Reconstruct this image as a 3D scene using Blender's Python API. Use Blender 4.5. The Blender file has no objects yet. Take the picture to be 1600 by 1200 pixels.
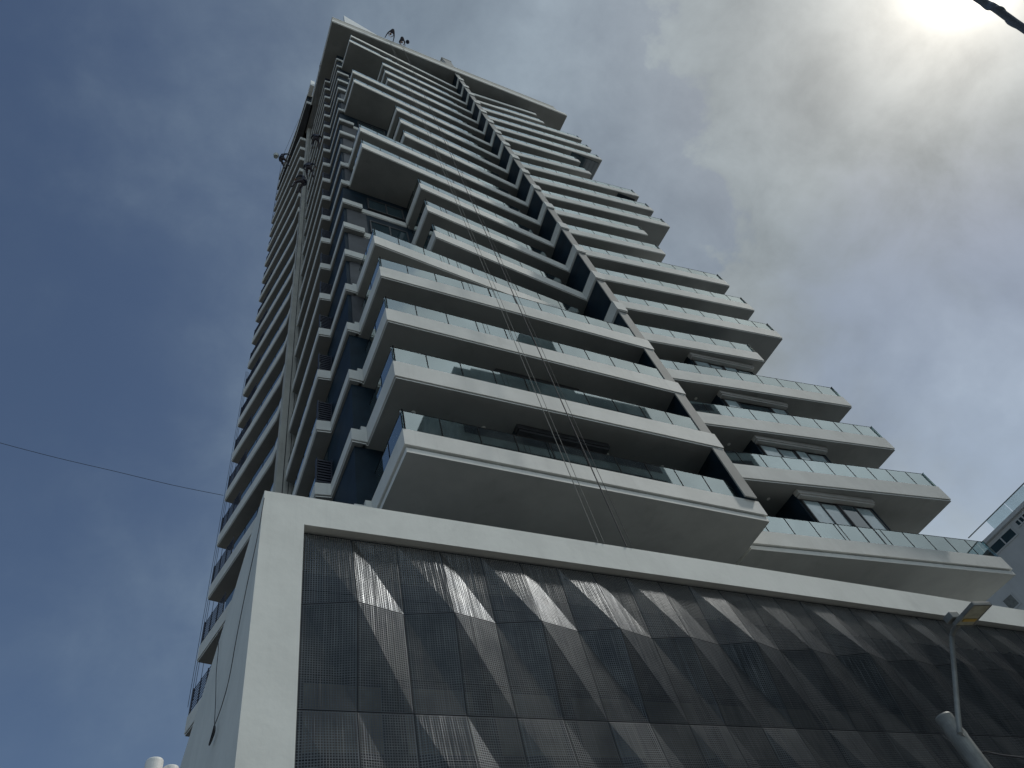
import bpy, bmesh, math, random
from mathutils import Vector, Matrix, noise
random.seed(7)
scene = bpy.context.scene
col = scene.collection

# ------------------------------------------------------------------ camera
EYE = 1.6
cam_d = bpy.data.cameras.new('camera')
cam = bpy.data.objects.new('camera', cam_d)
col.objects.link(cam)
R = ((0.89207319, -0.2230183, -0.3930245),
     (-0.40033851, -0.79345069, -0.45843765),
     (-0.20960558, 0.56630278, -0.7970989))
M = Matrix.Identity(4)
for i in range(3):
    for j in range(3):
        M[i][j] = R[i][j]
M.translation = (0, 0, EYE)
cam.matrix_world = M
cam_d.sensor_width = 36
cam_d.lens = 36 * 1083.8127 / 1600
cam_d.clip_end = 5000
cam_d.clip_start = 0.05
scene.camera = cam

# ------------------------------------------------------------------ sky, sun, exposure
STREET_FILL = .30
SUN = Vector((0.631, -0.200, 0.750)).normalized()
world = bpy.data.worlds.new('World')
scene.world = world
world.use_nodes = True
wn = world.node_tree
for n in list(wn.nodes):
    wn.nodes.remove(n)


class NT:
    def __init__(s, t):
        s.t = t

    def n(s, kind, **k):
        o = s.t.nodes.new(kind)
        for a, b in k.items():
            setattr(o, a, b)
        return o

    def l(s, a, b):
        s.t.links.new(a, b)

    def put(s, sock, v):
        if hasattr(v, 'default_value') or hasattr(v, 'is_output'):
            s.l(v, sock)
        else:
            if isinstance(v, (tuple, list, Vector)) and len(v) == 3 and sock.type == 'RGBA':
                v = (*v, 1)
            sock.default_value = v

    def m(s, op, a, b=None, c=None, clamp=False):
        o = s.n('ShaderNodeMath', operation=op, use_clamp=clamp)
        s.put(o.inputs[0], a)
        if b is not None:
            s.put(o.inputs[1], b)
        if c is not None:
            s.put(o.inputs[2], c)
        return o.outputs[0]

    def ramp(s, v, a, b, lo=0., hi=1.):
        o = s.n('ShaderNodeMapRange', interpolation_type='SMOOTHSTEP')
        s.put(o.inputs[0], v)
        for i, x in enumerate((a, b, lo, hi)):
            o.inputs[i + 1].default_value = x
        return o.outputs[0]

    def mix(s, f, a, b):
        o = s.n('ShaderNodeMix', data_type='RGBA')
        s.put(o.inputs[0], f)
        s.put(o.inputs[6], a)
        s.put(o.inputs[7], b)
        return o.outputs[2]

    def dot(s, v, d):
        o = s.n('ShaderNodeVectorMath', operation='DOT_PRODUCT')
        s.l(v, o.inputs[0])
        o.inputs[1].default_value = d
        return o.outputs['Value']

    def noise(s, v, scale, detail=4, rough=.5, dist=0.):
        o = s.n('ShaderNodeTexNoise')
        if v is not None:
            s.l(v, o.inputs['Vector'])
        o.inputs['Scale'].default_value = scale
        o.inputs['Detail'].default_value = detail
        o.inputs['Roughness'].default_value = rough
        o.inputs['Distortion'].default_value = dist
        return o.outputs['Fac']


W = NT(wn)
tc = W.n('ShaderNodeTexCoord').outputs['Generated']
nrm = W.n('ShaderNodeVectorMath', operation='NORMALIZE')
W.l(tc, nrm.inputs[0])
D = nrm.outputs['Vector']
sky = W.n('ShaderNodeTexSky', sky_type='NISHITA')
sky.sun_disc = False
sky.sun_elevation = math.asin(SUN.z)
sky.sun_rotation = math.atan2(SUN.x, SUN.y)
sky.air_density = 1.0
sky.dust_density = .6
sky.ozone_density = 1.5
bg_sky = W.n('ShaderNodeBackground')
W.l(sky.outputs[0], bg_sky.inputs[0])
bg_sky.inputs[1].default_value = 0.076
# thin cloud veil: thick to the right of the tower, wisps elsewhere
n1 = W.noise(D, 2.6, 6, .55, .3)
n2 = W.noise(D, 9.0, 7, .6, .2)
nn = W.m('ADD', W.m('MULTIPLY', n1, .7), W.m('MULTIPLY', n2, .3))
# signed distance in direction space from the cloud deck's edge
right = W.dot(D, (0.786, -0.490, -0.377))
warp = W.m('ADD', right, W.m('MULTIPLY', W.m('SUBTRACT', nn, .5), .75))
deck = W.ramp(warp, -.03, .05, 0, .95)
veil = W.ramp(W.m('ADD', right, W.m('MULTIPLY', W.m('SUBTRACT', nn, .5), .35)), -.72, -.26, .0, .66)
wisps = W.ramp(nn, .45, .72, 0, .06)
hole = W.ramp(W.m('ADD', W.dot(D, (0.829, 0.125, 0.545)), W.m('MULTIPLY', W.m('SUBTRACT', n2, .5), .06)), .950, 1.0, 0, .50)
cover = W.m('SUBTRACT', W.m('MAXIMUM', deck, W.m('ADD', veil, wisps)), hole, clamp=True)
cs = W.dot(D, tuple(SUN))
ang = W.m('ARCCOSINE', W.m('MINIMUM', cs, .99999))
glow1 = W.m('MULTIPLY', W.m('EXPONENT', W.m('MULTIPLY', W.m('POWER', W.m('DIVIDE', ang, .036), 2.), -1.)), 1.8)
near = W.m('EXPONENT', W.m('MULTIPLY', ang, -4.6))
glow1 = W.m('ADD', glow1, W.m('MULTIPLY', W.m('EXPONENT', W.m('MULTIPLY', W.m('POWER', W.m('DIVIDE', ang, .11), 2.), -1.)), .42))
glow = W.m('ADD', glow1, W.m('MULTIPLY', near, .30))
# extra brightness added to the unseen sky behind the camera, lighting fronts and glass
street = W.ramp(W.dot(D, (0.35, -0.93, 0.10)), .45, .90, 0, STREET_FILL)
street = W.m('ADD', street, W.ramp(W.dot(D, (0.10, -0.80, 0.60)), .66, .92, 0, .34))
shade = W.m('ADD', W.m('MULTIPLY_ADD', W.m('SUBTRACT', n2, .5), .8, 1.), W.m('MULTIPLY', W.m('SUBTRACT', n1, .5), .9))
low = W.ramp(W.m('ADD', W.dot(D, (0.868, 0.235, 0.437)), W.m('MULTIPLY', W.m('SUBTRACT', n1, .5), .10)), .955, 1.0, 0, .20)
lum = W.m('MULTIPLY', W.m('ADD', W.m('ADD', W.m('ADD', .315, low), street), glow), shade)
warm = W.mix(W.m('MAXIMUM', W.m('POWER', near, .6, clamp=True), W.m('MULTIPLY', deck, .42)), (.76, 1.0, 1.18), (1.10, 1.03, .90))
cc = W.n('ShaderNodeVectorMath', operation='SCALE')
W.l(warm, cc.inputs[0])
W.l(lum, cc.inputs['Scale'])
bg_cl = W.n('ShaderNodeBackground')
W.l(cc.outputs[0], bg_cl.inputs[0])
bg_cl.inputs[1].default_value = 1.0
mx = W.n('ShaderNodeMixShader')
W.l(cover, mx.inputs[0])
W.l(bg_sky.outputs[0], mx.inputs[1])
W.l(bg_cl.outputs[0], mx.inputs[2])
wo = W.n('ShaderNodeOutputWorld')
W.l(mx.outputs[0], wo.inputs[0])

sun_d = bpy.data.lights.new('sun', 'SUN')
sun_d.energy = 1.9
sun_d.angle = math.radians(4)
sun_d.color = (1, .95, .87)
sun = bpy.data.objects.new('sun', sun_d)
sun.rotation_euler = SUN.to_track_quat('Z', 'Y').to_euler()
col.objects.link(sun)

vs = scene.view_settings
vs.view_transform = 'Standard'
vs.look = 'None'
vs.gamma = 1
vs.exposure = 0.0
scene.render.engine = 'CYCLES'
scene.cycles.transparent_max_bounces = 24
scene.cycles.max_bounces = 8


# ------------------------------------------------------------------ materials
def mat(name, base, rough=.7, metal=0., spec=.5, var=0., vscale=1.5, stain=0., streak=0., bump=0., bscale=20):
    m = bpy.data.materials.new(name)
    m.use_nodes = True
    t = NT(m.node_tree)
    b = m.node_tree.nodes['Principled BSDF']
    b.inputs['Roughness'].default_value = rough
    b.inputs['Metallic'].default_value = metal
    b.inputs['Specular IOR Level'].default_value = spec
    c = base
    g = t.n('ShaderNodeNewGeometry').outputs['Position']
    if var:
        f = t.noise(g, vscale, 5, .6)
        c = t.mix(t.ramp(f, .35, .65), tuple(x * (1 - var) for x in base), tuple(min(1, x * (1 + var)) for x in base))
    if streak:
        mp = t.n('ShaderNodeMapping')
        mp.inputs['Scale'].default_value = (6, 6, .35)
        t.l(g, mp.inputs[0])
        f = t.noise(mp.outputs[0], 1.0, 6, .65)
        c = t.mix(t.ramp(f, .5, .8, 0, streak), c, tuple(x * .45 for x in base))
    if stain:
        f = t.noise(g, .55, 7, .7, .6)
        c = t.mix(t.ramp(f, .52, .75, 0, stain), c, tuple(x * .5 for x in base))
    t.put(b.inputs['Base Color'], c)
    if bump:
        f = t.noise(g, bscale, 3)
        bp = t.n('ShaderNodeBump')
        bp.inputs['Strength'].default_value = bump
        bp.inputs['Distance'].default_value = .02
        t.l(f, bp.inputs['Height'])
        t.l(bp.outputs[0], b.inputs['Normal'])
    return m


def glass_mat(name, tint, base_refl=.10, trans=1.0, rough=.02):
    """thin architectural glass: tinted see-through plus mirror reflection that grows at grazing angles"""
    m = bpy.data.materials.new(name)
    m.use_nodes = True
    t = NT(m.node_tree)
    for n in list(m.node_tree.nodes):
        m.node_tree.nodes.remove(n)
    tr = t.n('ShaderNodeBsdfTransparent')
    tr.inputs[0].default_value = (*tint, 1)
    gl = t.n('ShaderNodeBsdfGlossy')
    gl.inputs['Roughness'].default_value = rough
    gl.inputs[0].default_value = (.90, 1, 1, 1)
    df = t.n('ShaderNodeBsdfDiffuse')
    df.inputs[0].default_value = (.45, .52, .5, 1)
    mxd = t.n('ShaderNodeMixShader')
    g = t.n('ShaderNodeNewGeometry').outputs['Position']
    t.l(t.ramp(t.noise(g, 1.2, 5, .6), .35, .75, .01, .08), mxd.inputs[0])
    t.l(tr.outputs[0], mxd.inputs[1])
    t.l(df.outputs[0], mxd.inputs[2])
    fr = t.n('ShaderNodeFresnel')
    fr.inputs[0].default_value = 1.5
    f = t.m('MULTIPLY_ADD', fr.outputs[0], 1.3, base_refl, clamp=True)
    ms = t.n('ShaderNodeMixShader')
    t.l(f, ms.inputs[0])
    t.l(mxd.outputs[0], ms.inputs[1])
    t.l(gl.outputs[0], ms.inputs[2])
    o = t.n('ShaderNodeOutputMaterial')
    t.l(ms.outputs[0], o.inputs[0])
    return m


def perforated_mat():
    """punched metal sheet: square holes on a fine grid, really see-through"""
    m = bpy.data.materials.new('perforated_metal')
    m.use_nodes = True
    t = NT(m.node_tree)
    b = m.node_tree.nodes['Principled BSDF']
    out = m.node_tree.nodes['Material Output']
    uv = t.n('ShaderNodeUVMap').outputs[0]
    sp = t.n('ShaderNodeSeparateXYZ')
    t.l(uv, sp.inputs[0])
    P = .042

    def cell(v, off=None):
        f = t.m('DIVIDE', v, P)
        if off is not None:
            f = t.m('ADD', f, off)
        return f
    fy = t.m('FRACT', cell(sp.outputs[1]))
    fx = t.m('FRACT', cell(sp.outputs[0]))
    hx = t.m('LESS_THAN', t.m('ABSOLUTE', t.m('SUBTRACT', fx, .5)), .325)
    hy = t.m('LESS_THAN', t.m('ABSOLUTE', t.m('SUBTRACT', fy, .5)), .325)
    hole = t.m('MULTIPLY', hx, hy)
    g = t.n('ShaderNodeNewGeometry').outputs['Position']
    f = t.noise(g, 1.4, 5, .6)
    c = t.mix(t.ramp(f, .3, .7), (.048, .058, .070), (.100, .110, .120))
    # brushed streaks in the coating run with the sheet
    mp = t.n('ShaderNodeMapping')
    mp.inputs['Scale'].default_value = (30, .6, 1)
    t.l(uv, mp.inputs[0])
    st = t.noise(mp.outputs[0], 1.0, 3, .6)
    c = t.mix(t.ramp(st, .45, .7, 0, .5), c, (.040, .048, .060))
    oi = t.n('ShaderNodeObjectInfo').outputs['Random']
    c = t.mix(t.m('MULTIPLY', oi, .30), c, (.04, .048, .056))
    t.put(b.inputs['Base Color'], c)
    b.inputs['Metallic'].default_value = .9
    t.l(t.ramp(st, .3, .7, .33, .46), b.inputs['Roughness'])
    mp2 = t.n('ShaderNodeMapping')
    mp2.inputs['Scale'].default_value = (9, .22, 1)
    t.l(uv, mp2.inputs[0])
    cb_ = t.n('ShaderNodeCombineXYZ')
    t.l(t.m('MULTIPLY', oi, 31.), cb_.inputs[2])
    t.l(cb_.outputs[0], mp2.inputs['Location'])
    bp = t.n('ShaderNodeBump')
    bp.inputs['Strength'].default_value = 1.0
    bp.inputs['Distance'].default_value = .020
    t.l(t.noise(mp2.outputs[0], 1.0, 4, .65), bp.inputs['Height'])
    t.l(bp.outputs[0], b.inputs['Normal'])
    tr = t.n('ShaderNodeBsdfTransparent')
    ms = t.n('ShaderNodeMixShader')
    t.l(hole, ms.inputs[0])
    t.l(b.outputs[0], ms.inputs[1])
    t.l(tr.outputs[0], ms.inputs[2])
    t.l(ms.outputs[0], out.inputs[0])
    return m


M_frame = mat('white_render', (.70, .72, .69), .8, var=.05, vscale=.7, stain=.22, streak=.10, bump=.15, bscale=9)
M_slab = mat('slab_paint', (.66, .67, .645), .75, var=.05, vscale=.9, stain=.15, streak=.16, bump=.1, bscale=12)
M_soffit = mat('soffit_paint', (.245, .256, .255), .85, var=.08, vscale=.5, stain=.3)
M_groove = mat('joint_black', (.02, .02, .022), .8)
M_navy = mat('dark_blue_paint', (.009, .022, .036), .6, spec=.2, var=.25, vscale=.8, streak=.3)
M_charc = mat('charcoal_cladding', (.05, .055, .065), .6, var=.2, vscale=1.0)
M_fin = mat('fin_paint', (.30, .305, .295), .8, var=.08, vscale=.8, streak=.25)
M_pillar = mat('pillar_paint', (.42, .42, .39), .8, var=.08, vscale=.9, streak=.35)
M_perf = perforated_mat()
M_glass = glass_mat('railing_glass', (.82, .95, .96), .20)
M_pglass = glass_mat('pale_railing_glass', (.90, .96, .96), .12)
M_bglass = glass_mat('blue_railing_glass', (.30, .50, .62), .10)
M_joint = mat('glass_joint', (.010, .012, .014), .9, spec=.05)
M_win = mat('window_glass', (.03, .055, .07), .04, spec=1.0)
M_lwin = mat('window_glass_painted_sky', (.36, .45, .48), .08, spec=1.0, var=.15)  # pale base colour paints in the sky mirrored by the bay panes
M_frm = mat('window_frame', (.05, .05, .055), .5)
M_head = mat('bay_head', (.42, .42, .41), .7, var=.05)
M_louv = mat('louvre_paint', (.012, .016, .035), .5)
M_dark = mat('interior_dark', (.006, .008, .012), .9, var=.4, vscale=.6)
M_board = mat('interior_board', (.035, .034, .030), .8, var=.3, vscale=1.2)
M_light = mat('downlight_trim', (.85, .85, .82), .4)
M_rope = mat('rope_dark', (.04, .04, .045), .8)
M_ropel = mat('rope_pale', (.16, .16, .15), .8)
M_steel = mat('galvanised_steel', (.20, .21, .205), .6, .3, var=.15, vscale=6, streak=.3)
M_cable = mat('cable_sheath', (.13, .16, .21), .6)
M_white = mat('white_enamel', (.74, .75, .74), .45, var=.04, streak=.1)
M_nwall = mat('neighbour_render', (.50, .52, .54), .85, var=.07, vscale=.3, stain=.2, streak=.15)


# ------------------------------------------------------------------ mesh helpers
class MB:
    def __init__(s):
        s.v, s.f, s.mi, s.uv = [], [], [], []

    def face(s, pts, mi=0, uvs=None):
        b = len(s.v)
        s.v += [tuple(p) for p in pts]
        s.f.append(tuple(range(b, b + len(pts))))
        s.mi.append(mi)
        s.uv.append(uvs)

    def box(s, x0, x1, y0, y1, z0, z1, mi=0):
        s.prism([(x0, y0), (x1, y0), (x1, y1), (x0, y1)], z0, z1, mi)

    def prism(s, poly, z0, z1, mi=0, mb=None, mt=None):
        b = len(s.v)
        n = len(poly)
        s.v += [(x, y, z0) for x, y in poly] + [(x, y, z1) for x, y in poly]
        for i in range(n):
            j = (i + 1) % n
            s.f.append((b + i, b + j, b + n + j, b + n + i))
            s.mi.append(mi)
            s.uv.append(None)
        s.f.append(tuple(b + n - 1 - i for i in range(n)))
        s.mi.append(mi if mb is None else mb)
        s.uv.append(None)
        s.f.append(tuple(b + n + i for i in range(n)))
        s.mi.append(mi if mt is None else mt)
        s.uv.append(None)

    def beam(s, p, q, w, h, mi=0, up=(0, 0, 1)):
        """box beam from p to q, w sideways, h along up"""
        p, q, up = Vector(p), Vector(q), Vector(up)
        d = (q - p).normalized()
        sd = d.cross(up)
        if sd.length < 1e-5:
            sd = d.cross(Vector((1, 0, 0)))
        sd.normalize()
        u = sd.cross(d).normalized()
        b = len(s.v)
        for c in (p, q):
            for a, e in ((-1, -1), (1, -1), (1, 1), (-1, 1)):
                s.v.append(tuple(c + sd * a * w / 2 + u * e * h / 2))
        for f in ((0, 1, 2, 3), (7, 6, 5, 4), (0, 4, 5, 1), (1, 5, 6, 2), (2, 6, 7, 3), (3, 7, 4, 0)):
            s.f.append(tuple(b + i for i in f))
            s.mi.append(mi)
            s.uv.append(None)

    def tube(s, pts, r, n=8, mi=0, cap=True):
        pts = [Vector(p) for p in pts]
        rs = r if isinstance(r, (list, tuple)) else [r] * len(pts)
        b = len(s.v)
        ref = None
        for i, p in enumerate(pts):
            d = (pts[min(i + 1, len(pts) - 1)] - pts[max(i - 1, 0)]).normalized()
            if ref is None:
                ref = d.cross(Vector((.3, .2, 1))).normalized()
            a = (ref - d * ref.dot(d)).normalized()
            ref = a
            c = d.cross(a)
            for k in range(n):
                t = 2 * math.pi * k / n
                s.v.append(tuple(p + (a * math.cos(t) + c * math.sin(t)) * rs[i]))
        for i in range(len(pts) - 1):
            for k in range(n):
                k2 = (k + 1) % n
                s.f.append((b + i * n + k, b + i * n + k2, b + (i + 1) * n + k2, b + (i + 1) * n + k))
                s.mi.append(mi)
                s.uv.append(None)
        if cap:
            s.f.append(tuple(b + n - 1 - k for k in range(n)))
            s.f.append(tuple(b + (len(pts) - 1) * n + k for k in range(n)))
            s.mi += [mi, mi]
            s.uv += [None, None]

    def build(s, name, mats, parent=None, bevel=0, smooth=False):
        me = bpy.data.meshes.new(name)
        me.from_pydata(s.v, [], s.f)
        ms = mats if isinstance(mats, (list, tuple)) else [mats]
        for m in ms:
            me.materials.append(m)
        me.polygons.foreach_set('material_index', s.mi)
        if any(u is not None for u in s.uv):
            ul = me.uv_layers.new(name='UVMap')
            for p, u in zip(me.polygons, s.uv):
                if u is not None:
                    for li, c in zip(p.loop_indices, u):
                        ul.data[li].uv = c
        if smooth:
            me.polygons.foreach_set('use_smooth', [True] * len(me.polygons))
        me.update()
        o = bpy.data.objects.new(name, me)
        col.objects.link(o)
        if parent:
            o.parent = parent
            if parent.type == 'EMPTY':
                o.location = -parent.location
        if bevel:
            bv = o.modifiers.new('bevel', 'BEVEL')
            bv.width = bevel
            bv.segments = 2
            bv.limit_method = 'ANGLE'
        return o


def inset(poly, d):
    n = len(poly)
    out = []
    for i in range(n):
        p0, p1, p2 = Vector(poly[i - 1]), Vector(poly[i]), Vector(poly[(i + 1) % n])
        a = (p1 - p0).normalized()
        b = (p2 - p1).normalized()
        na, nb = Vector((-a.y, a.x)), Vector((-b.y, b.x))
        m = (na + nb)
        k = m.dot(na)
        q = p1 + m * (d / max(k, .3))
        out.append((q.x, q.y))
    return out


def tag(o, label=None, cat=None, group=None, kind=None):
    if label:
        o['label'] = label
    if cat:
        o['category'] = cat
    if group:
        o['group'] = group
    if kind:
        o['kind'] = kind
    return o


def thing(name, loc, label, cat, group=None):
    o = bpy.data.objects.new(name, None)
    o.empty_display_size = .3
    o.location = loc
    col.objects.link(o)
    return tag(o, label, cat, group)


# ------------------------------------------------------------------ ground
g = MB()
g.face([(-600, -600, 0), (600, -600, 0), (600, 600, 0), (-600, 600, 0)])
tag(g.build('ground', mat('ground_dust', (.16, .15, .13), .95, var=.2, vscale=.05)), kind='structure')
g = MB()
g.face([(-600, -9, .004), (600, -9, .004), (600, 3.2, .004), (-600, 3.2, .004)])
tag(g.build('road', mat('asphalt', (.06, .06, .062), .9, var=.2, vscale=.8, bump=.3, bscale=60)), kind='structure')
g = MB()
g.box(-600, 600, 3.2, 9.45, .0, .14)
g.box(-600, 600, 3.05, 3.2, .0, .15)
tag(g.build('pavement', mat('paving', (.24, .23, .21), .9, var=.15, vscale=1.2)), kind='structure')
g = MB()
for i in range(-40, 60):
    g.face([(i * 6, -3.0, .008), (i * 6 + 3, -3.0, .008), (i * 6 + 3, -2.86, .008), (i * 6, -2.86, .008)])
tag(g.build('road_marking', mat('road_paint', (.7, .7, .68), .8, var=.1)), kind='structure')

# ------------------------------------------------------------------ the tower
Z0 = 13.34 + EYE
FL = 3.3
FH = .87          # fascia height
GH = .86          # glass above the fascia
zl = lambda k: Z0 + FL * k
TOP = 20
tower = thing('apartment_tower', (16, 18, 0),
              'tall white and navy apartment tower with stacked jutting balconies above a metal screened podium',
              'apartment tower')

# podium -------------------------------------------------------------------
PZ = 10.42 + EYE
PX0, PX1, PY0 = 1.45, 44.0, 9.60
SX0, SZ1 = 2.22, 9.68 + EYE
pod = MB()
# one front: pier and band extruded together
fr = [(PX0, 0), (SX0, 0), (SX0, SZ1), (PX1, SZ1), (PX1, PZ), (PX0, PZ)]
n0 = len(pod.v)
pod.v += [(x, PY0, z_) for x, z_ in fr] + [(x, 9.88, z_) for x, z_ in fr]
for i in range(6):
    j = (i + 1) % 6
    pod.f.append((n0 + j, n0 + i, n0 + 6 + i, n0 + 6 + j))
pod.f.append((n0, n0 + 1, n0 + 2, n0 + 5))
pod.f.append((n0 + 2, n0 + 3, n0 + 4, n0 + 5))
pod.f.append((n0 + 11, n0 + 8, n0 + 7, n0 + 6))
pod.f.append((n0 + 11, n0 + 10, n0 + 9, n0 + 8))
pod.mi += [0] * 10
pod.uv += [None] * 10
# west wall, its top falling gently towards the back
wt = [(9.881, 0), (30, 0), (30, 8.75 + EYE), (17.6, 9.50 + EYE), (12.5, 10.02 + EYE), (9.881, PZ)]
n0 = len(pod.v)
pod.v += [(PX0, y_, z_) for y_, z_ in wt] + [(SX0, y_, z_) for y_, z_ in wt]
pod.f.append(tuple(n0 + i for i in (5, 4, 3, 2, 1, 0)))
pod.f.append(tuple(n0 + 6 + i for i in range(6)))
for i in range(6):
    j = (i + 1) % 6
    pod.f.append((n0 + i, n0 + j, n0 + 6 + j, n0 + 6 + i))
pod.mi += [0] * 8
pod.uv += [None] * 8
pod.box(SX0 + .001, PX1, 9.881, 11.6, SZ1 + .001, PZ - .002)
pod.box(SX0 + .001, PX1, 11.601, 30, PZ - .4, PZ - .003)      # roof
pod.box(SX0 + .001, PX1, 29.6, 30, 0, PZ - .401)
podium = pod.build('podium', M_frame, tower)
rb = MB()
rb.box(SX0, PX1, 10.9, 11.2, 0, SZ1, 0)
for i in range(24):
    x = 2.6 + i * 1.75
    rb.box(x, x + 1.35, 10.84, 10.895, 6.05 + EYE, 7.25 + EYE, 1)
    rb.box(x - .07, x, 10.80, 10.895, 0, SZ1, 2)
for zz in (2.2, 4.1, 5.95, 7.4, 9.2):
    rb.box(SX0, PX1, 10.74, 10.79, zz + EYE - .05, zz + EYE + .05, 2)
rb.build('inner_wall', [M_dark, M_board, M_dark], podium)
# folded perforated panels
rows = [SZ1 - .045, 7.99 + EYE, 6.10 + EYE, 4.20 + EYE, 2.30 + EYE, .40 + EYE]
PWX = .912
ncol = 44
YS = 9.76
AMP = .19


def corner(i, r):
    out = 0
    if r % 2 == 1 and i % 2 == 1:
        out = AMP * (1.0 + .25 * math.sin(i * 1.7 + r))
    return Vector((SX0 + .04 + i * PWX, YS - out, rows[r]))


for r in range(5):
    for i in range(ncol):
        x0 = SX0 + i * PWX
        if x0 > 36:
            continue
        TL, TR, BL, BR = corner(i, r), corner(i + 1, r), corner(i, r + 1), corner(i + 1, r + 1)
        gx = .0045
        for p in (TL, BL):
            p.x += gx
        for p in (TR, BR):
            p.x -= gx
        for p in (TL, TR):
            p.z -= .007
        for p in (BL, BR):
            p.z += .007
        mb = MB()
        W_ = (TR - TL).length
        H_ = TL.z - BL.z

        def tri(a, b, c):
            def uv(p):
                return (p.x - x0, p.z - rows[5])
            mb.face((a, b, c), 0, (uv(a), uv(b), uv(c)))
        tri(TL, BL, BR)
        tri(TL, BR, TR)
        dk = Vector((0, .03, 0))
        for a, b in ((TL, BL), (BL, BR), (BR, TR), (TR, TL)):
            mb.face((a, a + dk, b + dk, b), 1)
        mb.build('perforated_panel', [M_perf, M_charc], podium)

# slab builder ----------------------------------------------------------------


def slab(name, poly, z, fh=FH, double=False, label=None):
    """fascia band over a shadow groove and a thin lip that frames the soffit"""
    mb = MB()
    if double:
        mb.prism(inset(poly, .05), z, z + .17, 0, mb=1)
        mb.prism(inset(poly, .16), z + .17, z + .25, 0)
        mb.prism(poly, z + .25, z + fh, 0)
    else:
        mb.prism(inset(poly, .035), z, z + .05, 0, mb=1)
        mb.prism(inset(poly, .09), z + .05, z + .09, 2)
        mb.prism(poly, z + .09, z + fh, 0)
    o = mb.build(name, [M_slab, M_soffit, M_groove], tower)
    if label:
        o['label'] = label
    return o


def railing(path, z, h, parent, ml=M_glass, pitch=1.18, ins=.06, trim=True):
    """frameless glass balustrade; path runs with the outside on its right"""
    mb = MB()
    for s in range(len(path) - 1):
        a, b = Vector(path[s]), Vector(path[s + 1])
        L = (b - a).length
        d = (b - a) / L
        nn_ = Vector((-d.y, d.x))
        a2 = a + nn_ * ins
        n = max(1, round(L / pitch))
        w = L / n
        for i in range(n):
            p = a2 + d * (i * w + .016)
            q = a2 + d * ((i + 1) * w - .016)
            if s == 0 and i == 0:
                p = a2 + d * ins
            e = nn_ * .016
            poly = [(p.x, p.y), (q.x, q.y), (q.x + e.x, q.y + e.y), (p.x + e.x, p.y + e.y)]
            # one face of glass carries the shader, closed by thin edges
            mb.prism(poly, z, z + h, 0)
            if i < n - 1 or s < len(path) - 2:
                c = a2 + d * ((i + 1) * w)
                mb.beam((c.x + nn_.x * .008, c.y + nn_.y * .008, z), (c.x + nn_.x * .008, c.y + nn_.y * .008, z + h - .01),
                        .034, .030, 1, up=(d.x, d.y, 0))
        if trim:
            p, q = a2 + nn_ * .008, a2 + nn_ * .008 + d * L
            mb.beam((p.x, p.y, z + h + .010), (q.x, q.y, z + h + .010), .03, .018, 1)
    return mb.build('glass_railing', [ml, M_joint], parent)


def downlight(x, y, z, parent):
    mb = MB()
    mb.tube([(x, y, z - .012), (x, y, z + .01)], .075, 16)
    mb.build('ceiling_light', M_light, parent)


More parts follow.
